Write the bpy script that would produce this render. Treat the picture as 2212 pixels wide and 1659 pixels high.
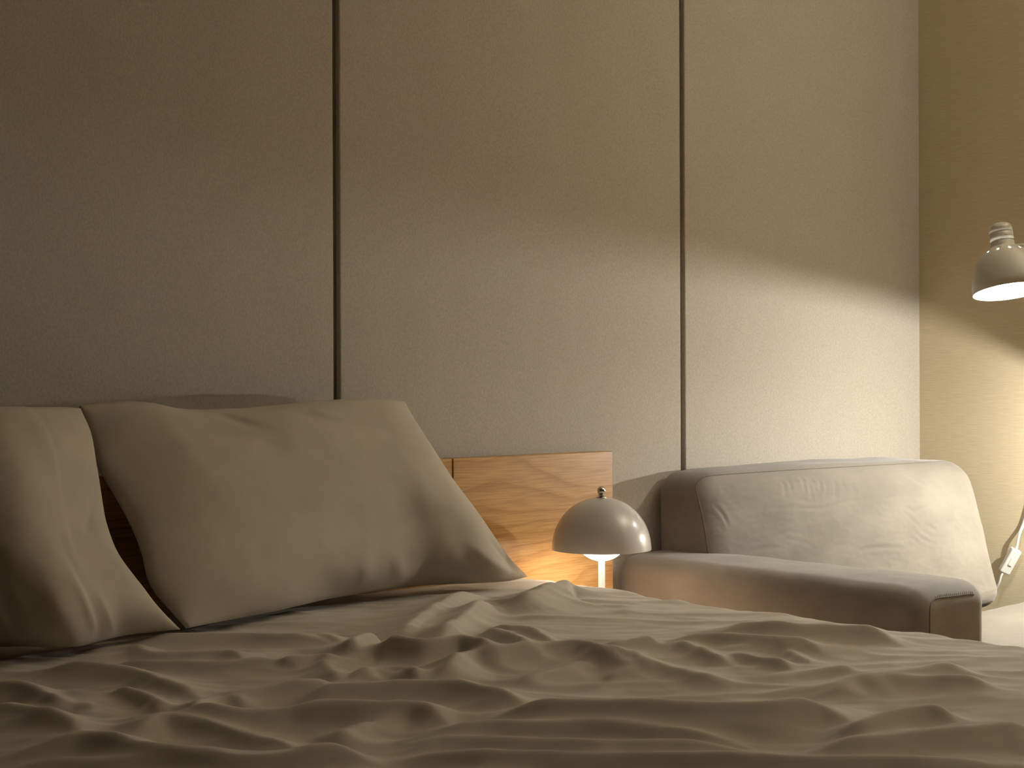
import bpy, bmesh, math, random
import numpy as np
from mathutils import Vector, Matrix, noise
from mathutils.bvhtree import BVHTree

random.seed(4); np.random.seed(4)
for o in list(bpy.data.objects): bpy.data.objects.remove(o)
scene = bpy.context.scene
col = scene.collection

# ------------------------------------------------------------ camera, world, exposure
W, H, F = 2212.0, 1659.0, 3200.0            # photograph frame, focal length in its pixels
CZ = 0.90                                    # camera height; x runs along the back wall, y towards it
YAW = math.atan2(3200, 3594); ROLL = math.radians(-0.2)
FW = Vector((math.sin(YAW), math.cos(YAW), 0))
RT0 = Vector((math.cos(YAW), -math.sin(YAW), 0)); UP0 = Vector((0, 0, 1))
RT = RT0*math.cos(ROLL) + UP0*math.sin(ROLL)*1.0
UP = UP0*math.cos(ROLL) - RT0*math.sin(ROLL)
cam_d = bpy.data.cameras.new('camera'); cam = bpy.data.objects.new('camera', cam_d); col.objects.link(cam)
cam_d.sensor_width = 36.0; cam_d.lens = 36.0*F/W; cam_d.clip_start = 0.02
M = Matrix((RT, UP, -FW)).transposed().to_4x4(); M.translation = (0, 0, CZ)
cam.matrix_world = M
scene.camera = cam
CAM = Vector((0, 0, CZ))
def ray(x, y): return FW + RT*((x-W/2)/F) + UP*((H/2-y)/F)
def at_y(x, y, Y): r = ray(x, y); return CAM + r*(Y/r.y)
def at_x(x, y, X): r = ray(x, y); return CAM + r*(X/r.x)
def at_z(x, y, Z): r = ray(x, y); return CAM + r*((Z-CZ)/r.z)

world = bpy.data.worlds.new('world'); scene.world = world; world.use_nodes = True
bg = world.node_tree.nodes['Background']; bg.inputs[0].default_value = (1.0, 0.90, 0.74, 1); bg.inputs[1].default_value = 0.04
vs = scene.view_settings
vs.view_transform = 'Standard'; vs.look = 'None'; vs.gamma = 1.0; vs.use_curve_mapping = False
vs.exposure = 0.0
LAMP_COL = (1.0, 0.995, 0.93)                # bulbs of the reading lamp
UP_COL = (1.0, 0.955, 0.86)
GLOBE_COL = (1.0, 0.83, 0.70)                # opal globe of the table lamp
P_HEAD1, P_HEAD2, P_UP, P_TABLE = 9.0, 22.0, 34.0, 1.5

# ------------------------------------------------------------ materials
def new_mat(name):
    m = bpy.data.materials.new(name); m.use_nodes = True
    nt = m.node_tree; return m, nt, nt.nodes['Principled BSDF']
def N(nt, t, **kw):
    n = nt.nodes.new(t)
    for k, v in kw.items():
        if k in n.inputs.keys() if isinstance(k, str) else False: n.inputs[k].default_value = v
        else: setattr(n, k, v)
    return n
def noise_mat(name, c1, c2, scale=(60, 60, 60), nscale=1.0, detail=4, rough=0.85, bump=0.1, bdist=0.001,
              spec=0.3, sheen=0.0, coat=0.0, metal=0.0, low=0.35, high=0.65, fine=None, fine_bump=0.0):
    m, nt, b = new_mat(name); L = nt.links.new
    tc = N(nt, 'ShaderNodeTexCoord'); mp = N(nt, 'ShaderNodeMapping'); mp.inputs['Scale'].default_value = scale
    L(tc.outputs['Object'], mp.inputs['Vector'])
    nz = N(nt, 'ShaderNodeTexNoise'); nz.inputs['Scale'].default_value = nscale; nz.inputs['Detail'].default_value = detail
    L(mp.outputs[0], nz.inputs['Vector'])
    cr = N(nt, 'ShaderNodeValToRGB')
    cr.color_ramp.elements[0].position = low; cr.color_ramp.elements[0].color = (*c1, 1)
    cr.color_ramp.elements[1].position = high; cr.color_ramp.elements[1].color = (*c2, 1)
    L(nz.outputs['Fac'], cr.inputs[0]); L(cr.outputs[0], b.inputs['Base Color'])
    b.inputs['Roughness'].default_value = rough; b.inputs['Specular IOR Level'].default_value = spec
    b.inputs['Sheen Weight'].default_value = sheen; b.inputs['Coat Weight'].default_value = coat
    b.inputs['Metallic'].default_value = metal
    last = None
    if bump:
        bp = N(nt, 'ShaderNodeBump'); bp.inputs['Strength'].default_value = bump; bp.inputs['Distance'].default_value = bdist
        L(nz.outputs['Fac'], bp.inputs['Height']); last = bp
    if fine:
        mp2 = N(nt, 'ShaderNodeMapping'); mp2.inputs['Scale'].default_value = fine
        L(tc.outputs['Object'], mp2.inputs['Vector'])
        n2 = N(nt, 'ShaderNodeTexNoise'); n2.inputs['Scale'].default_value = 1.0; n2.inputs['Detail'].default_value = 3
        L(mp2.outputs[0], n2.inputs['Vector'])
        b2 = N(nt, 'ShaderNodeBump'); b2.inputs['Strength'].default_value = fine_bump; b2.inputs['Distance'].default_value = 0.0006
        L(n2.outputs['Fac'], b2.inputs['Height'])
        if last: L(last.outputs[0], b2.inputs['Normal'])
        last = b2
    if last: L(last.outputs[0], b.inputs['Normal'])
    return m

def wood_mat(name, rough=0.36):
    m, nt, b = new_mat(name); L = nt.links.new
    tc = N(nt, 'ShaderNodeTexCoord')
    mp = N(nt, 'ShaderNodeMapping'); mp.inputs['Scale'].default_value = (1.6, 2.0, 7.0)
    L(tc.outputs['Object'], mp.inputs['Vector'])
    warp = N(nt, 'ShaderNodeTexNoise'); warp.inputs['Scale'].default_value = 1.0; warp.inputs['Detail'].default_value = 2.0
    L(mp.outputs[0], warp.inputs['Vector'])
    sx = N(nt, 'ShaderNodeSeparateXYZ'); L(tc.outputs['Object'], sx.inputs[0])
    mz = N(nt, 'ShaderNodeMath', operation='MULTIPLY'); mz.inputs[1].default_value = 38.0; L(sx.outputs['Z'], mz.inputs[0])
    mul = N(nt, 'ShaderNodeMath', operation='MULTIPLY_ADD'); mul.inputs[1].default_value = 9.0; L(warp.outputs['Fac'], mul.inputs[0]); L(mz.outputs[0], mul.inputs[2])
    fr = N(nt, 'ShaderNodeMath', operation='FRACT'); L(mul.outputs[0], fr.inputs[0])
    cr = N(nt, 'ShaderNodeValToRGB')
    e = cr.color_ramp.elements
    e[0].position = 0.0; e[0].color = (0.55, 0.315, 0.115, 1); e[1].position = 1.0; e[1].color = (0.47, 0.25, 0.08, 1)
    e.new(0.25).color = (0.60, 0.355, 0.135, 1); e.new(0.7).color = (0.56, 0.325, 0.12, 1)
    L(fr.outputs[0], cr.inputs[0])
    mp2 = N(nt, 'ShaderNodeMapping'); mp2.inputs['Scale'].default_value = (14, 60, 420)
    L(tc.outputs['Object'], mp2.inputs['Vector'])
    n2 = N(nt, 'ShaderNodeTexNoise'); n2.inputs['Scale'].default_value = 1.0; n2.inputs['Detail'].default_value = 5
    L(mp2.outputs[0], n2.inputs['Vector'])
    c2 = N(nt, 'ShaderNodeValToRGB'); c2.color_ramp.elements[0].position = 0.36; c2.color_ramp.elements[0].color = (0.74, 0.68, 0.60, 1)
    c2.color_ramp.elements[1].position = 0.56; c2.color_ramp.elements[1].color = (1, 1, 1, 1)
    L(n2.outputs['Fac'], c2.inputs[0])
    mx = N(nt, 'ShaderNodeMix', data_type='RGBA', blend_type='MULTIPLY'); mx.inputs[0].default_value = 0.8
    L(cr.outputs[0], mx.inputs[6]); L(c2.outputs[0], mx.inputs[7]); L(mx.outputs[2], b.inputs['Base Color'])
    b.inputs['Roughness'].default_value = rough
    bp = N(nt, 'ShaderNodeBump'); bp.inputs['Strength'].default_value = 0.12; bp.inputs['Distance'].default_value = 0.0006
    L(n2.outputs['Fac'], bp.inputs['Height']); L(bp.outputs[0], b.inputs['Normal'])
    return m
def plain(name, c, rough=0.5, metal=0.0, coat=0.0, spec=0.5, emit=None, estr=0.0):
    m, nt, b = new_mat(name)
    b.inputs['Base Color'].default_value = (*c, 1); b.inputs['Roughness'].default_value = rough
    b.inputs['Metallic'].default_value = metal; b.inputs['Coat Weight'].default_value = coat
    b.inputs['Coat Roughness'].default_value = 0.06; b.inputs['Specular IOR Level'].default_value = spec
    if emit: b.inputs['Emission Color'].default_value = (*emit, 1); b.inputs['Emission Strength'].default_value = estr
    return m

MAT = {
 'panel': noise_mat('linen_wallpaper', (0.44, 0.395, 0.335), (0.52, 0.47, 0.40), scale=(330, 330, 210), detail=3, rough=0.92, bump=0.25, bdist=0.0008, spec=0.15),
 'groove': plain('groove_backing', (0.22, 0.19, 0.15), 0.9, spec=0.1),
 'side_paper': noise_mat('streaked_wallpaper', (0.53, 0.435, 0.28), (0.61, 0.51, 0.345), scale=(20, 24, 560), detail=4, rough=0.92, bump=0.25, bdist=0.0008, spec=0.15, low=0.3, high=0.62),
 'plaster': noise_mat('painted_plaster', (0.20, 0.175, 0.145), (0.23, 0.20, 0.165), scale=(40, 40, 40), rough=0.9, bump=0.05),
 'ceiling': plain('ceiling_paint', (0.78, 0.74, 0.66), 0.9),
 'floor': wood_mat('floor_oak', 0.45),
 'oak': wood_mat('oak_veneer', 0.34),
 'sheet': noise_mat('taupe_cotton', (0.49, 0.44, 0.365), (0.53, 0.475, 0.395), scale=(25, 25, 25), rough=0.9, bump=0.0, spec=0.12, sheen=0.12, fine=(900, 900, 900), fine_bump=0.12),
 'pillow': noise_mat('taupe_pillow_cotton', (0.45, 0.395, 0.315), (0.49, 0.43, 0.345), scale=(20, 20, 20), rough=0.9, bump=0.05, bdist=0.003, spec=0.12, sheen=0.12, fine=(900, 900, 900), fine_bump=0.12),
 'velvet': noise_mat('taupe_suede', (0.21, 0.183, 0.15), (0.255, 0.223, 0.183), scale=(9, 9, 16), detail=7, rough=0.82, bump=0.45, bdist=0.004, spec=0.18, sheen=0.25, fine=(500, 500, 500), fine_bump=0.1),
 'seam': plain('seam_thread', (0.15, 0.125, 0.10), 0.9),
 'mattress': plain('mattress_ticking', (0.55, 0.52, 0.47), 0.9),
 'dome': plain('grey_lacquer', (0.66, 0.615, 0.585), 0.28, coat=0.6),
 'dome_in': plain('white_lacquer', (0.8, 0.78, 0.74), 0.5),
 'chrome': plain('chrome', (0.62, 0.56, 0.52), 0.09, metal=1.0),
 'white': plain('white_enamel', (0.60, 0.585, 0.56), 0.35),
 'cream': plain('cream_enamel', (0.60, 0.57, 0.48), 0.38),
 'cream_in': plain('cream_reflector', (0.85, 0.83, 0.76), 0.5),
 'plastic': plain('white_plastic', (0.66, 0.64, 0.58), 0.4),
 'globe': plain('opal_globe', (0.9, 0.88, 0.84), 0.4, emit=GLOBE_COL, estr=11.0),
 'dark': plain('dark_feet', (0.05, 0.04, 0.035), 0.6),
}

# ------------------------------------------------------------ mesh helpers
def link(o): col.objects.link(o); return o
def tag(o, label=None, cat=None, kind=None, group=None):
    if label: o['label'] = label
    if cat: o['category'] = cat
    if kind: o['kind'] = kind
    if group: o['group'] = group
    return o
def empty(name, loc, label, cat):
    e = link(bpy.data.objects.new(name, None)); e.location = loc; e.empty_display_size = 0.05
    return tag(e, label, cat)
def origin(o):
    p = Vector((0, 0, 0))
    while o is not None: p = p + o.location; o = o.parent
    return p
def mesh_obj(name, verts, faces, mat, parent=None, smooth=True, loc=None):
    """verts in world space; the object's origin goes to loc (default: first parent origin)"""
    base = origin(parent) if parent else Vector((0, 0, 0))
    org = Vector(loc) if loc is not None else base
    me = bpy.data.meshes.new(name)
    v = np.asarray(verts, dtype=np.float64).reshape(-1, 3) - np.array(org)
    me.from_pydata(v.tolist(), [], faces); me.update()
    if smooth: me.polygons.foreach_set('use_smooth', [True]*len(me.polygons))
    me.materials.append(MAT[mat] if isinstance(mat, str) else mat)
    o = link(bpy.data.objects.new(name, me))
    if parent: o.parent = parent
    o.location = org - base
    return o
def grid_faces(nu, nv, wrap_u=False, off=0):
    f = []
    for i in range(nu if wrap_u else nu-1):
        a, b = i, (i+1) % nu
        for j in range(nv-1):
            f.append((off+a*nv+j, off+b*nv+j, off+b*nv+j+1, off+a*nv+j+1))
    return f
def box(lo, hi, bevel=0.0, seg=2):
    bm = bmesh.new(); bmesh.ops.create_cube(bm, size=1.0)
    lo, hi = Vector(lo), Vector(hi)
    for v in bm.verts:
        v.co = Vector([lo[i] if v.co[i] < 0 else hi[i] for i in range(3)])
    if bevel: bmesh.ops.bevel(bm, geom=bm.edges[:], offset=bevel, segments=seg, affect='EDGES', profile=0.5)
    bm.verts.index_update()
    vs_ = [v.co[:] for v in bm.verts]; fs = [tuple(v.index for v in f.verts) for f in bm.faces]; bm.free()
    return vs_, fs
def box_obj(name, lo, hi, mat, parent=None, bevel=0.0, seg=2, loc=None):
    v, f = box(lo, hi, bevel, seg); return mesh_obj(name, v, f, mat, parent, smooth=False, loc=loc)
def rbox(lo, hi, r, n=(20, 20, 20), fn=None):
    """rounded box with a dense grid; fn(p array)->p array deforms it"""
    lo, hi = np.array(lo, float), np.array(hi, float); idx = {}; V = []; Fc = []
    def vid(k):
        if k not in idx: idx[k] = len(V); V.append(k)
        return idx[k]
    n = list(n)
    for ax in range(3):
        a, b = [i for i in range(3) if i != ax]
        for side in (0, n[ax]):
            for i in range(n[a]):
                for j in range(n[b]):
                    q = []
                    for (di, dj) in ((0, 0), (1, 0), (1, 1), (0, 1)):
                        k = [0, 0, 0]; k[ax] = side; k[a] = i+di; k[b] = j+dj; q.append(vid(tuple(k)))
                    flip = (side == 0) ^ (ax == 1)
                    Fc.append(tuple(reversed(q)) if flip else tuple(q))
    K = np.array(V, float)/np.array(n)                       # 0..1
    # denser towards the rims
    K = 0.5 - 0.5*np.cos(K*math.pi)*0.55 + (K-0.5)*0.45
    P = lo + K*(hi-lo)
    inner = np.clip(P, lo+r, hi-r); d = P-inner; ln = np.linalg.norm(d, axis=1, keepdims=True); ln[ln == 0] = 1
    P = inner + d/ln*r
    if fn is not None: P = fn(P)
    return P, Fc
def lathe(profile, centre, axis=Vector((0, 0, 1)), seg=48, skip=None):
    """profile [(radius, height)] turned about axis through centre"""
    axis = Vector(axis).normalized(); q = Vector((0, 0, 1)).rotation_difference(axis)
    V = []
    for i in range(seg):
        a = 2*math.pi*i/seg
        for (r, h) in profile:
            V.append(Vector(centre) + q @ Vector((r*math.cos(a), r*math.sin(a), h)))
    Fc = grid_faces(seg, len(profile), True)
    if skip: Fc = [f for k, f in enumerate(Fc) if not skip(k // (len(profile)-1), k % (len(profile)-1))]
    return V, Fc
def tube(pts, r, seg=10, cap=True):
    pts = [Vector(p) for p in pts]; V = []; n = len(pts)
    up = Vector((0, 0, 1)); prev = None
    for i, p in enumerate(pts):
        t = (pts[min(i+1, n-1)] - pts[max(i-1, 0)]).normalized()
        if prev is None:
            a = t.cross(up); a = t.cross(Vector((1, 0, 0))) if a.length < 1e-3 else a
        else: a = prev - t*prev.dot(t)
        a.normalize(); prev = a; b = t.cross(a)
        for k in range(seg):
            w = 2*math.pi*k/seg; V.append(p + (a*math.cos(w) + b*math.sin(w))*(r[i] if hasattr(r, '__len__') else r))
    Fc = []
    for i in range(n-1):
        for k in range(seg):
            Fc.append((i*seg+k, i*seg+(k+1) % seg, (i+1)*seg+(k+1) % seg, (i+1)*seg+k))
    if cap: Fc += [tuple(reversed(range(seg))), tuple(range((n-1)*seg, n*seg))]
    return V, Fc
def smooth_path(pts, n=40):
    """Catmull-Rom through points"""
    P = [np.array(p, float) for p in pts]; P = [2*P[0]-P[1]] + P + [2*P[-1]-P[-2]]
    out = []; m = len(P)-3
    for i in range(m):
        k = max(2, n//m)
        for j in range(k):
            t = j/k; p0, p1, p2, p3 = P[i:i+4]
            out.append(0.5*((2*p1)+(-p0+p2)*t+(2*p0-5*p1+4*p2-p3)*t*t+(-p0+3*p1-3*p2+p3)*t**3))
    out.append(P[-2]); return out
def vnoise(P, s, seed=0.0):
    return np.array([noise.noise(Vector((p[0]*s+seed, p[1]*s+seed*0.7, p[2]*s-seed))) for p in P])

# ------------------------------------------------------------ room shell
YB = 2.13                                                    # face of the back wall panels
XR = at_y(1986, 650, YB).x                                   # face of the side wall
X0, Y0, ZC = -0.9, -1.7, 2.5
back = tag(box_obj('wall_back', (X0, YB+0.012, 0), (XR+0.1, YB+0.12, ZC), 'groove', loc=((X0+XR)/2, YB+0.06, 0)),
           'beige linen-textured back wall divided by two dark vertical grooves', kind='structure')
g1 = at_y(727, 430, YB).x; g2 = at_y(1474.5, 430, YB).x; pw = g2-g1; gap = 0.0066
edges = [X0, g1-pw, g1, g2, XR]
for i in range(4):
    a = edges[i] + (gap if i else 0); b = edges[i+1] - (gap if i < 3 else -0.002)
    box_obj('wall_panel', (a, YB, 0.0), (b, YB+0.014, ZC), 'panel', back, bevel=0.003, seg=3)
tag(box_obj('wall_right', (XR, Y0, 0), (XR+0.1, YB+0.012, ZC), 'side_paper', loc=(XR+0.05, 0, 0)), 'tan side wall with horizontally streaked wallpaper', kind='structure')
tag(box_obj('wall_front', (X0-0.1, Y0-0.1, 0), (XR+0.1, Y0, ZC), 'plaster', loc=(1, Y0-0.05, 0)), 'plain beige wall facing the headboard', kind='structure')
tag(box_obj('wall_left', (X0-0.1, Y0, 0), (X0, YB+0.12, ZC), 'plaster', loc=(X0-0.05, 0, 0)), 'plain beige wall at the far side of the bed room', kind='structure')
tag(box_obj('ceiling', (X0-0.1, Y0-0.1, ZC), (XR+0.1, YB+0.12, ZC+0.08), 'ceiling', loc=(1, 0, ZC)), 'plain pale ceiling of the room', kind='structure')
tag(box_obj('floor', (X0-0.1, Y0-0.1, -0.08), (XR+0.1, YB+0.12, 0), 'floor', loc=(1, 0, 0)), 'oak floor under the bed and sofa', kind='structure')

# ------------------------------------------------------------ bed with headboard
ZB = 0.543                                                   # top of the bedding
BX0, BX1, BY0, BY1 = 0.25, 1.845, 0.06, 2.055
bed = empty('bed', ((BX0+BX1)/2, (BY0+BY1)/2, 0), 'double bed with a low oak headboard against the grooved wall', 'bed')
box_obj('bed_base', (BX0+0.03, BY0+0.03, 0.10), (BX1-0.03, 2.08, 0.30), 'oak', bed, 0.004)
P, Fc = rbox((BX0, BY0, 0.30), (BX1, BY1, ZB-0.02), 0.05, (20, 20, 8)); mesh_obj('mattress', P, Fc, 'mattress', bed)
for x in (BX0+0.1, BX1-0.1):
    for y in (BY0+0.1, BY1-0.1): box_obj('leg', (x-0.03, y-0.03, 0), (x+0.03, y+0.03, 0.10), 'dark', bed, 0.003)
HB = 0.04                                                    # headboard thickness
hx1 = at_y(1324, 1050, YB-HB).x; hz = at_y(1324, 974.5, YB-HB).z
hs = at_y(978, 1000, YB-HB).x
hb = box_obj('headboard', (-0.15, YB-0.012, 0.12), (hx1-0.004, YB-0.001, hz-0.004), 'dark', bed)
for a, b in ((-0.15, hs-0.0012), (hs+0.0012, hx1)):
    box_obj('headboard_panel', (a, YB-HB, 0.12), (b, YB-0.010, hz), 'oak', hb, 0.0012, 1)

# ------------------------------------------------------------ bedspread: a cloth surface whose folds are unprojected from the photograph
# each fold: crest pixels, crest height (m), width away from the camera, width towards the camera
FOLDS = [
 ([(1531,1349),(1597,1342),(1650,1344),(1712,1349),(1774,1349),(1857,1352),(1918,1356),(1968,1361)], .016,.05,.03),
 ([(1622,1339),(1712,1332),(1766,1332),(1815,1339)], .007,.03,.02),
 ([(1436,1370),(1486,1365),(1589,1370),(1671,1374),(1733,1378),(1795,1386)], .013,.04,.022),
 ([(1300,1382),(1362,1376),(1432,1369)], .010,.03,.02),
 ([(1440,1374),(1473,1380),(1506,1394),(1547,1405),(1584,1415)], .010,.03,.02),
 ([(1523,1395),(1589,1392),(1663,1387),(1712,1394),(1795,1392)], .007,.025,.015),
 ([(1564,1407),(1597,1402),(1638,1409),(1671,1415),(1720,1423)], .010,.025,.016),
 ([(1692,1392),(1720,1405),(1753,1419)], .007,.02,.016),
 ([(1300,1398),(1325,1405),(1354,1411),(1370,1409),(1403,1429)], .014,.03,.02),
 ([(1300,1450),(1349,1442),(1403,1430),(1465,1440),(1527,1452),(1589,1460)], .009,.04,.025),
 ([(1638,1456),(1692,1446),(1774,1436),(1877,1431)], .008,.03,.02),
 ([(1766,1483),(1815,1471),(1877,1452),(1960,1442),(2042,1431),(2125,1419)], .014,.05,.035),
 ([(1857,1475),(1918,1458),(2001,1456),(2063,1460),(2166,1469)], .012,.04,.03),
 ([(1009,1513),(1070,1504),(1179,1507),(1300,1510),(1424,1513),(1547,1513),(1650,1510),(1712,1504),(1762,1500),(1795,1502),(1844,1511),(1898,1518)], .024,.06,.04),
 ([(1774,1561),(1861,1555),(1910,1541),(1980,1524),(2022,1522),(2104,1534)], .018,.04,.03),
 ([(1980,1561),(2083,1565),(2212,1557),(2300,1556)], .010,.03,.02),
 ([(781,1601),(889,1596),(962,1584),(1106,1585),(1215,1587),(1300,1590),(1424,1592),(1589,1596),(1680,1598)], .013,.035,.025),
 ([(1712,1592),(1836,1591),(1918,1584),(2001,1574),(2125,1563),(2212,1557),(2300,1552)], .016,.05,.035),
 ([(708,1628),(817,1619),(889,1612),(998,1614),(1106,1619),(1215,1623),(1300,1625),(1465,1628),(1712,1631),(1836,1629),(2001,1623),(2125,1617),(2212,1613),(2300,1608)], .017,.05,.035),
 ([(600,1372),(672,1370),(712,1373),(745,1382)], .008,.03,.02),
 ([(745,1384),(799,1366),(831,1360)], .016,.03,.02),
 ([(850,1357),(871,1346),(925,1314),(962,1292),(1016,1270),(1070,1262)], .016,.05,.035),
 ([(933,1368),(962,1350),(1005,1319),(1045,1292),(1074,1281)], .017,.045,.03),
 ([(1077,1281),(1142,1276),(1197,1258),(1236,1249),(1256,1254)], .021,.05,.06),
 ([(1038,1336),(1070,1339),(1106,1345),(1142,1354),(1179,1366),(1233,1366)], .011,.03,.02),
 ([(1027,1350),(1070,1357),(1124,1375),(1146,1383)], .011,.03,.02),
 ([(790,1368),(831,1362),(870,1371),(915,1375),(980,1369),(1005,1369),(1052,1380),(1090,1390)], .024,.04,.026),
 ([(918,1448),(962,1430),(1016,1401),(1070,1397),(1142,1386),(1197,1380),(1262,1380),(1305,1397),(1400,1426)], .018,.04,.03),
 ([(600,1419),(629,1415),(690,1411),(727,1417)], .010,.03,.02),
 ([(690,1415),(705,1433),(727,1455),(745,1467)], .009,.026,.024),
 ([(756,1449),(817,1435),(860,1433),(889,1439),(904,1455)], .013,.025,.018),
 ([(745,1466),(770,1457),(810,1449),(868,1451),(897,1457)], .008,.02,.015),
 ([(600,1482),(708,1469),(781,1466),(889,1464),(980,1468),(1052,1478),(1106,1487),(1157,1502)], .018,.045,.035),
 ([(1099,1462),(1160,1449),(1215,1437),(1269,1419),(1305,1417)], .011,.03,.025),
 ([(1294,1451),(1341,1448),(1400,1433)], .007,.02,.016),
 ([(600,1522),(672,1518),(781,1518),(889,1515),(944,1524),(987,1533)], .016,.04,.03),
 ([(708,1596),(763,1571),(835,1542),(897,1515)], .011,.04,.025),
 ([(853,1576),(962,1565),(1052,1558),(1142,1558),(1251,1554),(1300,1555),(1424,1563),(1547,1574),(1671,1586)], .014,.04,.028),
 ([(260,1371),(338,1364),(407,1363),(509,1363),(590,1369),(692,1375),(749,1383)], .009,.03,.025),
 ([(183,1396),(264,1387),(325,1400),(407,1400),(488,1401),(549,1416)], .009,.03,.02),
 ([(41,1434),(102,1429),(183,1432),(285,1440),(346,1463),(407,1479),(468,1493)], .014,.04,.03),
 ([(244,1410),(305,1420),(407,1422),(488,1422),(590,1416),(651,1418)], .009,.025,.018),
 ([(-60,1462),(0,1467),(49,1473),(102,1491),(142,1514)], .014,.035,.025),
 ([(-60,1500),(0,1507),(61,1518),(122,1540),(195,1569)], .014,.035,.03),
 ([(150,1475),(180,1505),(203,1552)], .008,.04,.035),
 ([(228,1471),(285,1483),(325,1499),(354,1522)], .012,.025,.02),
 ([(407,1522),(460,1499),(509,1493),(529,1501)], .012,.025,.02),
 ([(468,1491),(590,1475),(692,1463),(745,1466)], .013,.035,.028),
 ([(338,1528),(407,1520),(509,1526),(610,1522),(692,1516),(814,1520),(900,1516)], .015,.04,.03),
 ([(220,1581),(305,1560),(346,1544),(407,1544),(488,1560),(570,1589),(692,1611)], .012,.04,.025),
 ([(-60,1597),(0,1593),(102,1585),(183,1579),(244,1589),(325,1609),(488,1623),(610,1625),(773,1613),(900,1599)], .018,.045,.035),
 ([(-60,1634),(0,1634),(122,1634),(244,1636),(407,1630),(610,1630),(773,1632),(900,1638)], .013,.04,.03),
 ([(-100,1690),(300,1680),(800,1672),(1200,1676),(1700,1680),(2300,1668)], .014,.05,.04),
 ([(-100,1760),(500,1740),(1200,1745),(1800,1752),(2400,1735)], .014,.05,.04),
]
FOLD_GAIN = 1.5
def fold_field(X, Y):
    Z = np.zeros_like(X)
    view = np.array([FW.x, FW.y])
    for pts, hgt, wb, wf in FOLDS:
        hgt = hgt*FOLD_GAIN
        path = smooth_path([(*p, 0) for p in pts], max(24, 6*len(pts)))
        C = np.array([at_z(p[0], p[1], ZB+hgt*0.9)[:2] for p in path])
        m = 3.0*max(wb, wf)
        sel = (X > C[:, 0].min()-m) & (X < C[:, 0].max()+m) & (Y > C[:, 1].min()-m) & (Y < C[:, 1].max()+m)
        if not sel.any(): continue
        x, y = X[sel], Y[sel]
        best = np.full(x.shape, 1e9); sd = np.zeros_like(x); par = np.zeros_like(x)
        seg = np.diff(C, axis=0); ln = np.linalg.norm(seg, axis=1); cum = np.concatenate([[0], np.cumsum(ln)]); tot = cum[-1]
        for i in range(len(seg)):
            if ln[i] < 1e-7: continue
            dx, dy = x-C[i, 0], y-C[i, 1]
            t = np.clip((dx*seg[i, 0]+dy*seg[i, 1])/ln[i]**2, 0, 1)
            ex, ey = dx-t*seg[i, 0], dy-t*seg[i, 1]; d2 = ex*ex+ey*ey
            better = d2 < best
            nrm = np.array([-seg[i, 1], seg[i, 0]])/ln[i]
            if nrm @ view < 0: nrm = -nrm
            best = np.where(better, d2, best); sd = np.where(better, ex*nrm[0]+ey*nrm[1], sd)
            par = np.where(better, (cum[i]+t*ln[i])/tot, par)
        d = np.sqrt(best)
        w = np.where(sd > 0, wb, wf*0.62)
        prof = np.exp(-np.abs(d/w)**np.where(sd > 0, 1.4, 1.2))
        e = 0.22
        tp = np.clip(np.minimum(par, 1-par)/e, 0, 1); tp = tp*tp*(3-2*tp)
        Z[sel] += (hgt*prof*(0.12+0.88*tp)*100)**2.6
    return Z**(1/2.6)/100
NX, NY = 560, 640
R_E = 0.045
px = np.concatenate([np.linspace(-0.22, 0, 25)[:-1], np.linspace(0, BX1-BX0+0.01, NX), np.linspace(BX1-BX0+0.01, BX1-BX0+0.28, 40)[1:]])
py = np.linspace(-0.02, BY1-BY0+0.03, NY)
UU, VV = np.meshgrid(px, py, indexing='ij')
wide = BX1-BX0+0.01
def drape(u):
    """arc length u -> (x, z, how flat) over both long edges"""
    x = u.copy(); z = np.zeros_like(u); flat = np.ones_like(u)
    q = R_E*math.pi/2
    for sgn, e in ((1, wide-0.02), (-1, 0.02)):
        s = (u-e)*sgn; m = s > 0
        a = np.clip(s/R_E, 0, math.pi/2)
        x = np.where(m, e+sgn*R_E*np.sin(a), x); z = np.where(m, -R_E*(1-np.cos(a))-np.clip(s-q, 0, None), z)
        flat = np.where(m, np.cos(a), flat)
    return x, z, flat
dx, dz, flat = drape(UU)
SX = BX0+dx; SY = BY0+VV
print('folding cloth')
fold = fold_field(SX, SY)
def blur(A, sg):
    k = np.exp(-0.5*(np.arange(-3*int(sg+1), 3*int(sg+1)+1)/sg)**2); k /= k.sum(); m_ = len(k)//2
    for ax in (0, 1):
        B = np.pad(A, [(m_, m_) if a_ == ax else (0, 0) for a_ in (0, 1)], mode='edge'); A = sum(k[i_]*np.take(B, range(i_, i_+A.shape[ax]), axis=ax) for i_ in range(len(k)))
    return A
fold = blur(fold, 1.2)
calm = np.clip((BX1-0.005-SX)/0.11, 0, 1); calm = calm*calm*(3-2*calm); head_end = np.clip((SY-1.80)/0.08, 0, 1)
fold = fold*np.maximum(0.22+0.78*calm, head_end)
lowf = np.zeros_like(SX); rip = np.zeros_like(SX)
sub = 2
gx = SX[::sub, ::sub]; gy = SY[::sub, ::sub]
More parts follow.
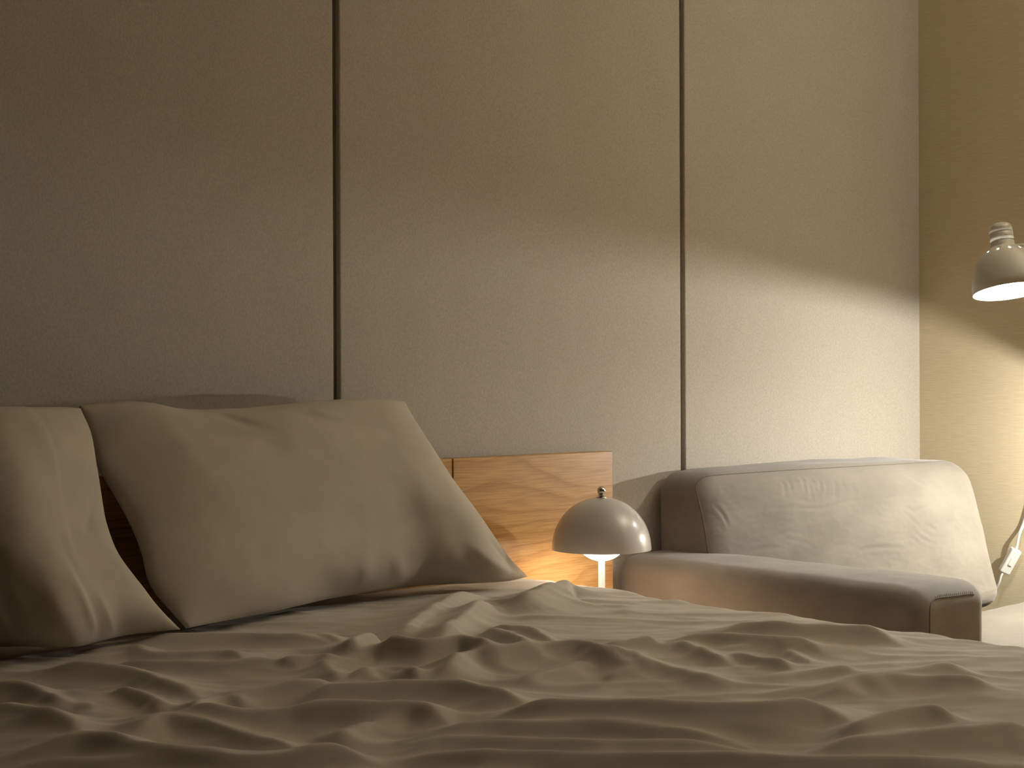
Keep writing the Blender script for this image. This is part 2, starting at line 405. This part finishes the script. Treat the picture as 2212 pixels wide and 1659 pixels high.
def field(s, seed, ax=1.0, ay=1.0, amp=1.0):
    g = np.array([[noise.noise(Vector(((a*RT0.x+b*RT0.y)*s*ax+seed, (a*FW.x+b*FW.y)*s*ay-seed, seed))) for a, b in zip(ra, rb)] for ra, rb in zip(gx, gy)])*amp
    ii = np.arange(SX.shape[0])/sub; jj = np.arange(SX.shape[1])/sub
    i0 = np.clip(ii.astype(int), 0, g.shape[0]-2); j0 = np.clip(jj.astype(int), 0, g.shape[1]-2)
    fi = np.clip(ii-i0, 0, 1)[:, None]; fj = np.clip(jj-j0, 0, 1)[None, :]
    return (g[i0][:, j0]*(1-fi)*(1-fj)+g[i0+1][:, j0]*fi*(1-fj)+g[i0][:, j0+1]*(1-fi)*fj+g[i0+1][:, j0+1]*fi*fj)
lowf = field(4.0, 3.1, amp=0.004)
r1 = field(12.0, 8.7, 0.38, 1.1, 1.0); r2 = field(24.0, 5.2, 0.42, 1.1, 1.0)
rip = blur(0.0055*(1-np.abs(r1))**4 + 0.0022*(1-np.abs(r2))**4, 1.6)
under = np.clip((SY-(YB-0.225+0.135*np.clip((SX-0.9)/0.95, -0.3, 1)+0.012))/0.03, 0, 1); under = under*np.clip((1.80-SX)/0.06, 0, 1)
SZ = ZB - 0.006 + dz + (fold+lowf+rip)*(1-0.85*under)*np.clip(flat, 0.0, 1) 
side = 1-flat
SX = SX + np.sign(UU-wide/2)*side*(0.006*np.sin(SY*21)+0.006*np.sin(SY*37+1.0)+0.006)
V = np.stack([SX, SY, SZ], axis=-1).reshape(-1, 3)
nu, nv = UU.shape
i = np.arange(nu-1)[:, None]; j = np.arange(nv-1)[None, :]
Fq = np.stack([i*nv+j, (i+1)*nv+j, (i+1)*nv+j+1, i*nv+j+1], axis=-1).reshape(-1, 4)
me = bpy.data.meshes.new('bedspread')
org = np.array(((BX0+BX1)/2, (BY0+BY1)/2, ZB))
me.vertices.add(len(V)); me.vertices.foreach_set('co', (V-org).ravel())
me.loops.add(Fq.size); me.loops.foreach_set('vertex_index', Fq.ravel().astype(np.int32))
me.polygons.add(len(Fq)); me.polygons.foreach_set('loop_start', (np.arange(len(Fq))*4).astype(np.int32))
me.update(calc_edges=True); me.validate()
me.polygons.foreach_set('use_smooth', [True]*len(me.polygons)); me.materials.append(MAT['sheet'])
spread = link(bpy.data.objects.new('bedspread', me)); spread.location = org
tag(spread, 'rumpled taupe cotton bedspread covering the mattress', 'bedspread')

# ------------------------------------------------------------ pillows
def resample(pts, n):
    P_ = np.array(smooth_path(pts, 200)); d = np.concatenate([[0], np.cumsum(np.linalg.norm(np.diff(P_, axis=0), axis=1))])
    t = np.linspace(0, d[-1], n); return np.stack([np.interp(t, d, P_[:, k]) for k in range(P_.shape[1])], axis=1)
def make_pillow(name, label, top, bottom, left, right, thick_front, thick_back, seed, folds, nu=110, nv=80):
    T, B, Lf, Rg = resample(top, nu), resample(bottom, nu), resample(left, nv), resample(right, nv)   # left/right run bottom -> top
    u = np.linspace(0, 1, nu)[:, None, None]; v = np.linspace(0, 1, nv)[None, :, None]
    C = (1-v)*B[:, None, :]+v*T[:, None, :]+(1-u)*Lf[None]+u*Rg[None] \
        - ((1-u)*(1-v)*B[0]+u*(1-v)*B[-1]+(1-u)*v*T[0]+u*v*T[-1])
    du = np.gradient(C, axis=0); dv = np.gradient(C, axis=1); nn = np.cross(du, dv); nn /= np.linalg.norm(nn, axis=2, keepdims=True)+1e-9
    if nn[nu//2, nv//2, 1] > 0: nn = -nn                       # front faces the room (-y)
    nm = nn.mean(axis=(0, 1)); nm /= np.linalg.norm(nm); nn = 0.35*nn+0.65*nm; nn /= np.linalg.norm(nn, axis=2, keepdims=True)
    su = np.clip(np.sin(np.pi*u), 0, 1); sv = np.clip(np.sin(np.pi*v), 0, 1)
    body = (su**0.55)*(sv**0.55)
    wr = np.zeros((nu, nv, 1))
    for i_ in range(nu):
        for j_ in range(nv):
            a, b = i_/nu, j_/nv
            wr[i_, j_, 0] = 0.006*noise.noise(Vector((a*5+seed, b*4, seed))) + 0.0014*noise.noise(Vector((a*16+seed, b*5, 2*seed)))
    for (ua, va, ub, vb, w_, amp) in folds:
        d = np.array([ub-ua, vb-va]); L2 = (d**2).sum()
        t = np.clip(((u-ua)*d[0]+(v-va)*d[1])/L2, 0, 1)
        dist = np.sqrt((u-ua-t*d[0])**2+(v-va-t*d[1])**2)
        wr += amp*np.exp(-(dist/w_)**2)*np.sin(np.pi*np.clip(t, 0.02, 0.98))**0.6
    front = C+nn*(thick_front*body+0.0025+wr*np.minimum(1, body*3.0))
    backs = C-nn*(thick_back*body+0.0025)
    V_ = np.concatenate([front.reshape(-1, 3), backs.reshape(-1, 3)]); n0 = nu*nv
    Fc_ = grid_faces(nu, nv)+[tuple(reversed(f)) for f in grid_faces(nu, nv, off=n0)]
    ring = [i_*nv for i_ in range(nu)]+[(nu-1)*nv+j_ for j_ in range(1, nv)]+[i_*nv+nv-1 for i_ in range(nu-2, -1, -1)]+[j_ for j_ in range(nv-2, 0, -1)]
    for a, b in zip(ring, ring[1:]+ring[:1]): Fc_.append((a, a+n0, b+n0, b))
    c = V_.mean(axis=0); c[2] = V_[:, 2].min()
    o = mesh_obj(name, V_, Fc_, 'pillow', loc=c)
    bm = bmesh.new(); bm.from_mesh(o.data); bmesh.ops.recalc_face_normals(bm, faces=bm.faces[:]); bm.to_mesh(o.data); bm.free()
    o.data.polygons.foreach_set('use_smooth', [True]*len(o.data.polygons))
    return tag(o, label, 'pillow')
def outline(pts, ys):
    """pixels + distance in front of the back wall -> points"""
    return [at_y(p[0], p[1], YB-b) for p, b in zip(pts, ys)]
def lin(a, b, n): return list(np.linspace(a, b, n))
ZP = ZB+0.012
def on_bed(pts, dz=0.0): return [at_z(p[0], p[1], ZP+dz) for p in pts]
# pillow leaning on the headboard, nearest the table lamp
bot = on_bed([(404,1357),(480,1342),(600,1319),(708,1294),(817,1277),(925,1264),(1016,1260),(1090,1256),(1138,1246)])
bb0, bb1 = YB-bot[0].y, YB-bot[-1].y
top = outline([(172,877),(250,868),(320,870),(400,884),(520,882),(600,875),(720,864),(815,862),(872,868)], lin(0.10, 0.075, 9))
lef = [bot[0]]+outline([(330,1270),(309,1200),(293,1155),(266,1100),(240,1055),(214,1010),(194,960)], lin(bb0*0.94, 0.105, 7))+[top[0]]
rig = [bot[-1]]+outline([(1092,1200),(1040,1130),(975,1040),(915,945)], lin(bb1*0.98, 0.08, 4))+[top[-1]]
make_pillow('pillow', 'plump taupe pillow leaning on the headboard next to the table lamp', top, bot, lef, rig, 0.075, 0.05, 2.3,
    [(.93,.02,.86,.22,.018,.006), (.97,.03,.93,.25,.014,-.005), (.99,.02,.97,.2,.012,.005), (.5,.02,.55,.18,.02,.003), (.62,.02,.64,.2,.02,.003), (.35,.98,.45,.88,.02,-.005), (.6,.97,.72,.9,.02,.004), (.15,.95,.3,.98,.05,.004)])
# pillow whose side overlaps the first one, running on past the frame
bot2 = on_bed([(-520,1440),(-300,1420),(0,1397),(150,1398),(215,1385),(280,1371),(388,1359)])
top2 = outline([(-560,905),(-350,890),(0,878),(60,880),(100,880),(140,880),(172,883)], lin(0.16, 0.115, 7))
c0, c1 = YB-bot2[0].y, YB-bot2[-1].y
lef2 = [bot2[0]]+outline([(-560,1250),(-580,1080)], [c0*.9, 0.2])+[top2[0]]
rig2 = [bot2[-1]]+outline([(340,1310),(298,1258),(254,1200),(230,1145),(219,1100),(206,1010),(196,940)], lin(c1*1.05, 0.125, 7))+[top2[-1]]
make_pillow('pillow', 'darker taupe pillow with vertical creases overlapping the other pillow', top2, bot2, lef2, rig2, 0.075, 0.04, 5.9,
    [(.55,.02,.52,.35,.02,.005), (.62,.03,.6,.3,.018,.004), (.68,.02,.67,.28,.015,.004), (.74,.03,.73,.3,.014,.004), (.8,.02,.8,.22,.014,.003), (.66,.35,.58,.5,.03,.003), (.88,.45,.95,.62,.02,-.004), (.80,.95,.84,.7,.06,.003)])

# ------------------------------------------------------------ nightstand and table lamp
NX0, NX1, NYF, NZ = 1.925, 2.150, YB-0.42, 0.385
ns = empty('nightstand', ((NX0+NX1)/2, (NYF+YB-HB)/2, 0), 'narrow oak nightstand between the bed and the sofa arm', 'nightstand')
box_obj('body', (NX0, NYF+0.018, 0.06), (NX1, YB-HB-0.004, NZ-0.018), 'oak', ns, 0.002)
box_obj('table_top', (NX0-0.004, NYF, NZ-0.018), (NX1+0.004, YB-HB-0.003, NZ), 'oak', ns, 0.002)
dr = box_obj('drawer', (NX0+0.008, NYF+0.002, 0.21), (NX1-0.008, NYF+0.018, NZ-0.024), 'oak', ns, 0.002)
v, f = lathe([(0.0005, 0), (0.007, 0), (0.006, 0.01), (0.011, 0.018), (0.0095, 0.024), (0.0005, 0.025)], ((NX0+NX1)/2, NYF+0.002, 0.285), (0, -1, 0), 24); mesh_obj('knob', v, f, 'chrome', dr)
for x in (NX0+0.03, NX1-0.03):
    for y in (NYF+0.05, YB-HB-0.05): box_obj('leg', (x-0.015, y-0.015, 0), (x+0.015, y+0.015, 0.06), 'oak', ns, 0.002)

LB = 0.185                                                   # lamp axis in front of the wall
lp = at_y(1299.5, 1186, YB-LB); LX, LY, ZR = lp.x, lp.y, lp.z   # centre of the shade rim
zpx = (lp-CAM).dot(FW)/F                                     # metres per photo pixel at the lamp
lamp = empty('table_lamp', (LX, LY, NZ), 'mushroom table lamp with a glossy grey dome and lit opal globe', 'lamp')
RD = 107.5*zpx; HD = (1186-1075)*zpx
prof = []
for k in range(25):
    a = math.pi/2*k/24
    prof.append((RD*math.cos(a)**0.93 if k < 24 else 0.004, HD*math.sin(a)**1.0))
inner = [(max(r-0.0022, 0.003), max(h-0.0022, 0.0)) for r, h in reversed(prof)]
v, f = lathe(prof, (LX, LY, ZR), seg=96); mesh_obj('lamp_shade', v, f, 'dome', lamp)
sh_in = None
v, f = lathe(inner+[prof[0]], (LX, LY, ZR), seg=96); mesh_obj('shade_lining', v, f, 'dome_in', lamp)
zt = ZR+HD
v, f = lathe([(0.0005, -0.002), (0.0095, -0.002), (0.0098, 0.0008), (0.0085, 0.002), (0.0052, 0.0028), (0.0048, 0.0042), (0.0066, 0.0048), (0.0066, 0.0062), (0.0045, 0.0068)], (LX, LY, zt), seg=32)
fin = mesh_obj('finial', v, f, 'chrome', lamp)
rb = 9.2*zpx
v, f = lathe([(max(0.0003, rb*math.sin(math.pi*k/20)), -rb*math.cos(math.pi*k/20)) for k in range(21)], (LX, LY, zt+0.006+rb*0.9), seg=32); mesh_obj('finial_ball', v, f, 'chrome', fin)
RG = 0.052; zg = ZR+0.030
outer = [(max(0.0005, RG*math.sin(math.pi*k/28)), -RG*math.cos(math.pi*k/28)) for k in range(14)]
v, f = lathe(outer+[(max(0.0004, r-0.002), h+0.001) for r, h in reversed(outer)], (LX, LY, zg), seg=48); gl = mesh_obj('globe', v, f, 'globe', lamp)
rq = 0.019
v, f = lathe([(max(0.0004, rq*math.sin(math.pi*k/16)), -rq*math.cos(math.pi*k/16)) for k in range(17)], (LX, LY, zg+0.012), seg=24)
mesh_obj('bulb', v, f, plain('lit_table_bulb', (0.9, 0.9, 0.9), 0.4, emit=GLOBE_COL, estr=P_TABLE/(math.pi*4*math.pi*rq*rq)), gl)
v, f = lathe([(0.0078, NZ+0.010), (0.0067, NZ+0.03), (0.0063, NZ+0.10), (0.0062, zg-RG+0.004)], (LX, LY, 0), seg=24); mesh_obj('stem', v, f, 'white', lamp)
v, f = lathe([(0.0005, 0.0), (0.055, 0.0), (0.058, 0.002), (0.058, 0.007), (0.054, 0.010), (0.02, 0.0125), (0.0078, 0.016), (0.0005, 0.016)], (LX, LY, NZ), seg=48); mesh_obj('lamp_base', v, f, 'white', lamp)

# ------------------------------------------------------------ sofa
AX0 = 2.170; AZ = CZ-0.352
AYF = 1.404
AX1 = 2.385
sofa = empty('sofa', ((AX0+XR)/2, 1.7, 0), 'taupe suede sofa with a low armrest in the corner of the room', 'sofa')
def arm_fn(P):
    # soft crown on top, slight fall to the front, plump end
    t = np.clip((P[:, 2]-0.30)/(AZ-0.30), 0, 1)
    cx = (P[:, 0]-(AX0+AX1)/2)/((AX1-AX0)/2)
    P = P.copy()
    P[:, 2] += t*0.006*(1-cx**2)
    fr = np.clip((AYF+0.10-P[:, 1])/0.10, 0, 1)
    P[:, 2] -= t*fr**2*0.008
    n_ = vnoise(P, 9, 2.0)*0.0025+vnoise(P, 24, 7.0)*0.001
    P[:, 2] += t*n_; P[:, 0] += n_*0.8
    return P
P, Fc = rbox((AX0, AYF, 0.09), (AX1, YB-0.006, AZ), 0.034, (26, 60, 34), arm_fn)
arm = mesh_obj('armrest', P, Fc, 'velvet', sofa)
def bvh(P_, F_): return BVHTree.FromPolygons([Vector(p) for p in P_], F_)
def on_surface(tree, pts, n=60, lift=0.0):
    """follow a line seen in the photograph along the surface it lies on"""
    out_ = []
    for p in smooth_path([(*q_, 0) for q_ in pts], n):
        r_ = ray(p[0], p[1]).normalized(); h_ = tree.ray_cast(CAM, r_)
        if h_[0] is not None: out_.append(h_[0]-r_*lift)
    return out_
atree = bvh(P, Fc)
pth = on_surface(atree, [(2008,1380),(2008,1340),(2009,1312),(2014,1299),(2028,1292),(2060,1288),(2088,1284),(2104,1284)], 60, 0.0002)
v, f = tube(pth, 0.0013, 6); mesh_obj('seam', v, f, 'seam', arm)
for k in range(20):                                          # gathered pleats along the seam
    x = 2022+k*4.2; y = 1294-(x-2022)*0.12
    pp = on_surface(atree, [(x, y), (x-1.0, y-3.5), (x-2.5, y-7-2*random.random())], 8, 0.0)
    if len(pp) > 3: v, f = tube(pp, [0.0015*(1-i_/len(pp))+0.0003 for i_ in range(len(pp))], 6); mesh_obj('pleat', v, f, 'velvet', arm)
SZ_ = 0.392                                                  # seat height
SYB = YB-0.345
def seat_fn(P):
    P = P.copy(); t = np.clip((P[:, 2]-0.25)/(SZ_-0.25), 0, 1)
    P[:, 2] += t*(vnoise(P, 5, 4.0)*0.004+vnoise(P, 17, 9.0)*0.0015)
    return P
P, Fc = rbox((AX1+0.004, AYF-0.02, 0.24), (XR-0.012, SYB, SZ_), 0.022, (40, 34, 12), seat_fn)
mesh_obj('seat_cushion', P, Fc, 'velvet', sofa)
box_obj('sofa_base', (AX1-0.01, AYF, 0.09), (XR-0.012, YB-0.01, 0.238), 'velvet', sofa, 0.01)
for x in (AX0+0.05, XR-0.08):
    for y in (AYF+0.06, YB-0.08): box_obj('leg', (x-0.02, y-0.02, 0), (x+0.02, y+0.02, 0.09), 'dark', sofa, 0.003)
CX0, CX1, CZB, CZT = 2.29, 3.105, SZ_-0.01, CZ-0.182
def front_b(x, z):
    k = (x-CX0)/(CX1-CX0); q = np.clip((CZT-z)/(CZT-SZ_), 0, 1.05)
    return (0.125+(0.262-0.125)*k)*(1-q)+(0.195+(0.362-0.195)*k)*q
def cush_fn(P):
    P = P.copy(); x, z = P[:, 0], P[:, 2]
    y01 = (YB-P[:, 1]-0.006)/0.30                            # 0 at the wall, 1 at the front
    fb = front_b(x, z)
    k = (x-CX0)/(CX1-CX0)
    bul = 0.016*np.sin(np.pi*np.clip(k, 0, 1))**0.7*np.sin(np.pi*np.clip((z-CZB)/(CZT-CZB), 0, 1))**0.7
    P[:, 1] = YB-0.006-y01*(fb+bul-0.006)
    t = np.clip((z-CZB)/(CZT-CZB), 0, 1)
    P[:, 2] += t**2*(0.006*np.sin(np.pi*k)-0.004*(1-k)**2)
    n1 = vnoise(P, 7, 3.0); n2 = vnoise(P, 19, 6.0); n3 = vnoise(P*np.array([1, 1, 2.2]), 34, 1.0)
    P[:, 1] += y01*(n1*0.004+n2*0.0012-0.0006*(1-np.abs(n3))**6)
    P[:, 2] += t*(n1*0.003+n2*0.001)
    return P
P, Fc = rbox((CX0, YB-0.306, CZB), (CX1, YB-0.006, CZT), 0.052, (230, 30, 120), cush_fn)
def bvh(P_, F_): return BVHTree.FromPolygons([Vector(p) for p in P_], F_)
crease = [[(1646,1100),(1712,1096),(1774,1098),(1836,1082),(1918,1075),(2034,1069)], [(1733,1133),(1762,1108),(1787,1092)], [(1943,1018),(1980,1038),(2001,1049)],
          [(1690,1160),(1730,1170),(1775,1190)], [(1960,1110),(1990,1100),(2010,1088)], [(1620,1195),(1650,1185),(1690,1182)], [(1975,1150),(1995,1165),(2020,1175)],
          [(1540,1090),(1560,1110),(1575,1140)], [(1850,1190),(1900,1182),(1960,1185)], [(1670,1160),(1700,1150),(1730,1152)]]
for k in range(9):
    x = 1690+k*19+random.uniform(-9, 9); y = 1030+random.uniform(-3, 14); crease.append([(x, y), (x+3+5*random.random(), y+12), (x+13*random.random(), y+20+22*random.random())])
for k in range(6):
    x = 1955+random.uniform(-10, 60); y = 1095+k*13; crease.append([(x, y), (x+14, y+6), (x+26, y+15)])
ctree0 = bvh(P, Fc)
for ln_ in crease:
    hits = []
    for q_ in smooth_path([(*q, 0) for q in ln_], 90):
        h_ = ctree0.ray_cast(CAM, ray(q_[0], q_[1]).normalized())
        if h_[0] is not None: hits.append(h_[0][:])
    H_ = np.array(hits)
    lo_, hi_ = H_.min(axis=0)-0.02, H_.max(axis=0)+0.02
    sel = np.where(((P > lo_) & (P < hi_)).all(axis=1))[0]
    if len(sel) == 0: continue
    dd = np.linalg.norm(P[sel][:, None, :]-H_[None], axis=2); kmin = dd.argmin(axis=1); d_ = dd.min(axis=1)
    fade = np.sin(np.pi*(kmin+0.5)/len(H_))**0.7
    P[sel, 1] += fade*(0.0013*np.exp(-(d_/0.0036)**2)-0.0007*np.exp(-((d_-0.008)/0.005)**2))*(0.5+0.8*random.random())
cu = mesh_obj('back_cushion', P, Fc, 'velvet', sofa)
ctree = bvh(P, Fc)
pth = on_surface(ctree, [(1530,1195),(1520,1130),(1509,1080),(1503,1056),(1511,1038),(1535,1028),(1640,1020),(1750,1013),(1880,1006),(2000,999),(2050,997)], 90, 0.0002)
v, f = tube(pth, 0.0011, 6); mesh_obj('seam', v, f, 'seam', cu)
# ------------------------------------------------------------ twin-headed reading lamp on the side wall
HX = 2.70
rim1 = at_x(2181, 630, HX)
AX_1 = Vector((-0.08, -0.20, -1)).normalized()               # this head points down and a little into the room
RS2 = 76*((rim1-CAM).dot(FW)/F)
AX_2 = Vector((-0.093, 0.442, -0.892)).normalized()          # the other reading head points at the sofa back
BULB2 = Vector((3.07, YB-0.70, CZ-0.10)); DEP2 = RS2/math.tan(math.radians(87.2))
rim2 = BULB2+AX_2*DEP2
PX, PY = 3.12, 0.62                                         # pole, in front of the sofa by the side wall
rl = empty('floor_lamp', (PX, PY, 0), 'cream metal floor lamp whose lit bell-shaped reading head hangs over the sofa', 'lamp')
RS = 76*((rim1-CAM).dot(FW)/F); SH = 0.088; s_ = RS/0.0745
def head(rim, ax, power, rb_, bulb_depth):
    up = -ax
    prof = [(0.0745, 0.0), (0.0735, 0.018), (0.0705, 0.036), (0.066, 0.052), (0.060, 0.066), (0.0525, 0.0765), (0.047, 0.082), (0.042, 0.0865), (0.034, 0.092), (0.026, 0.096)]
    prof = [(r*s_, h*s_) for r, h in prof]
    # a ring of round-ish vents near the neck
    v, f = lathe(prof, rim, up, 60, skip=lambda i_, j_: j_ == 6 and i_ % 5 == 2)
    sh = mesh_obj('shade', v, f, 'cream', rl)
    so = sh.modifiers.new('thickness', 'SOLIDIFY'); so.thickness = 0.0014; so.offset = 1
    q = [(0.0245, 0.092), (0.0245, 0.109), (0.0235, 0.110), (0.0245, 0.111), (0.0245, 0.128), (0.0235, 0.129), (0.0245, 0.130), (0.0242, 0.139), (0.022, 0.145), (0.017, 0.149), (0.008, 0.151), (0.0004, 0.1512)]
    v, f = lathe([(r*s_, h*s_) for r, h in q], rim, up, 40); mesh_obj('socket_cap', v, f, 'cream', rl)
    c = rim+up*bulb_depth
    q = [(max(0.0004, rb_*math.sin(math.pi*k/16)), -rb_*math.cos(math.pi*k/16)) for k in range(17)]
    area = 4*math.pi*rb_**2
    v, f = lathe(q, c, up, 32); mesh_obj('bulb', v, f, plain('lit_bulb', (0.9, 0.9, 0.9), 0.4, emit=LAMP_COL, estr=power/(math.pi*area)), sh)
    v, f = lathe([(max(0.0025, rb_*0.45), rb_*0.9), (max(0.004, rb_*0.5), rb_+0.006), (0.011, 0.080-bulb_depth)], c, up, 24); mesh_obj('bulb_socket', v, f, 'white', sh)
    return rim+up*0.108*s_
n1_ = head(rim1, AX_1, P_HEAD1, 0.026, 0.028)
n2_ = head(rim2, AX_2, P_HEAD2, 0.0045, DEP2)
v, f = lathe([(0.0005, 0), (0.128, 0), (0.130, 0.003), (0.130, 0.016), (0.124, 0.022), (0.03, 0.028), (0.016, 0.034), (0.0005, 0.034)], (PX, PY, 0), seg=64); mesh_obj('lamp_base', v, f, 'cream', rl)
v, f = tube([(PX, PY, 0.02), (PX, PY, 1.80)], 0.0125, 20); mesh_obj('pole', v, f, 'cream', rl)
hub = Vector((PX, PY, n1_.z+0.0))
for z in (hub.z, hub.z-0.10):
    v, f = tube([(PX, PY, z-0.022), (PX, PY, z+0.022)], 0.019, 24); mesh_obj('collar', v, f, 'cream', rl)
p_in = n1_+Vector((0.012, -0.022, -0.009))
v, f = tube(smooth_path([p_in, p_in+(hub-p_in)*0.35, hub], 30), 0.0062, 12); mesh_obj('arm', v, f, 'cream', rl)
h2 = hub-Vector((0, 0, 0.10))
v, f = tube(smooth_path([h2, h2*0.5+n2_*0.5+Vector((0, -0.03, 0.02)), n2_], 30), 0.0062, 12); mesh_obj('arm', v, f, 'cream', rl)
# uplight bowl at the top of the pole
zb = 1.80
bp = [(0.012, 0.0), (0.05, 0.006), (0.10, 0.030), (0.135, 0.070), (0.148, 0.110)]
v, f = lathe(bp+[(r-0.003, h+0.002) for r, h in reversed(bp)], (PX, PY, zb), seg=64); bowl = mesh_obj('uplight_bowl', v, f, 'cream', rl)
ra = 0.11
v, f = lathe([(0.0005, 0.064), (ra, 0.064), (ra+0.004, 0.060), (0.06, 0.045), (0.0005, 0.042)], (PX, PY, zb), seg=48)
mesh_obj('diffuser', v, f, plain('lit_diffuser', (0.9, 0.9, 0.9), 0.4, emit=UP_COL, estr=P_UP/(math.pi*math.pi*ra*ra)), bowl)
wall_pt = Vector((PX, PY, 0.9))
# cord with inline switch, hanging down beside the sofa
XC = XR-0.022
sw0 = at_x(2195, 1188, XC); sw1 = at_x(2169, 1235, XC-0.01)
cord = [Vector((PX, PY+0.005, 1.02)), Vector((PX+0.05, PY+0.10, 1.0)), Vector((XR-0.006, PY+0.30, 1.02)), Vector((XR-0.005, 1.35, 1.02)), at_x(2300, 900, XR-0.005), at_x(2245, 1010, XR-0.005), at_x(2225, 1080, XR-0.005), at_x(2212, 1128, XR-0.007), at_x(2202, 1155, XC), at_x(2196, 1183, XC), sw0]
v, f = tube(smooth_path(cord, 60), 0.0035, 10); mesh_obj('power_cord', v, f, 'plastic', rl)
v, f = tube(smooth_path([sw1, at_x(2163, 1244, XC-0.02), at_x(2150, 1275, XC-0.02), Vector((XC, YB-0.15, 0.30)), Vector((XC, YB-0.12, 0.02))], 40), 0.0026, 8); mesh_obj('power_cord', v, f, 'plastic', rl)
dirn = (sw1-sw0).normalized(); out = Vector((-0.62, -0.78, 0.05)); out = (out-dirn*out.dot(dirn)).normalized(); wid = dirn.cross(out)
Mx = Matrix((wid, dirn, out)).transposed()
cm = (sw0+sw1)/2
def oriented(lo, hi, bev): 
    v_, f_ = box(lo, hi, bev, 3); return [cm+Mx @ Vector(p) for p in v_], f_
hl = (sw1-sw0).length/2+0.002
v, f = oriented((-0.0125, -hl, -0.010), (0.0125, hl, 0.010), 0.0035); sw = mesh_obj('inline_switch', v, f, 'plastic', rl, smooth=False)
v, f = oriented((-0.005, -0.010, 0.008), (0.005, 0.010, 0.0135), 0.002); mesh_obj('rocker', v, f, 'plastic', sw, smooth=False)
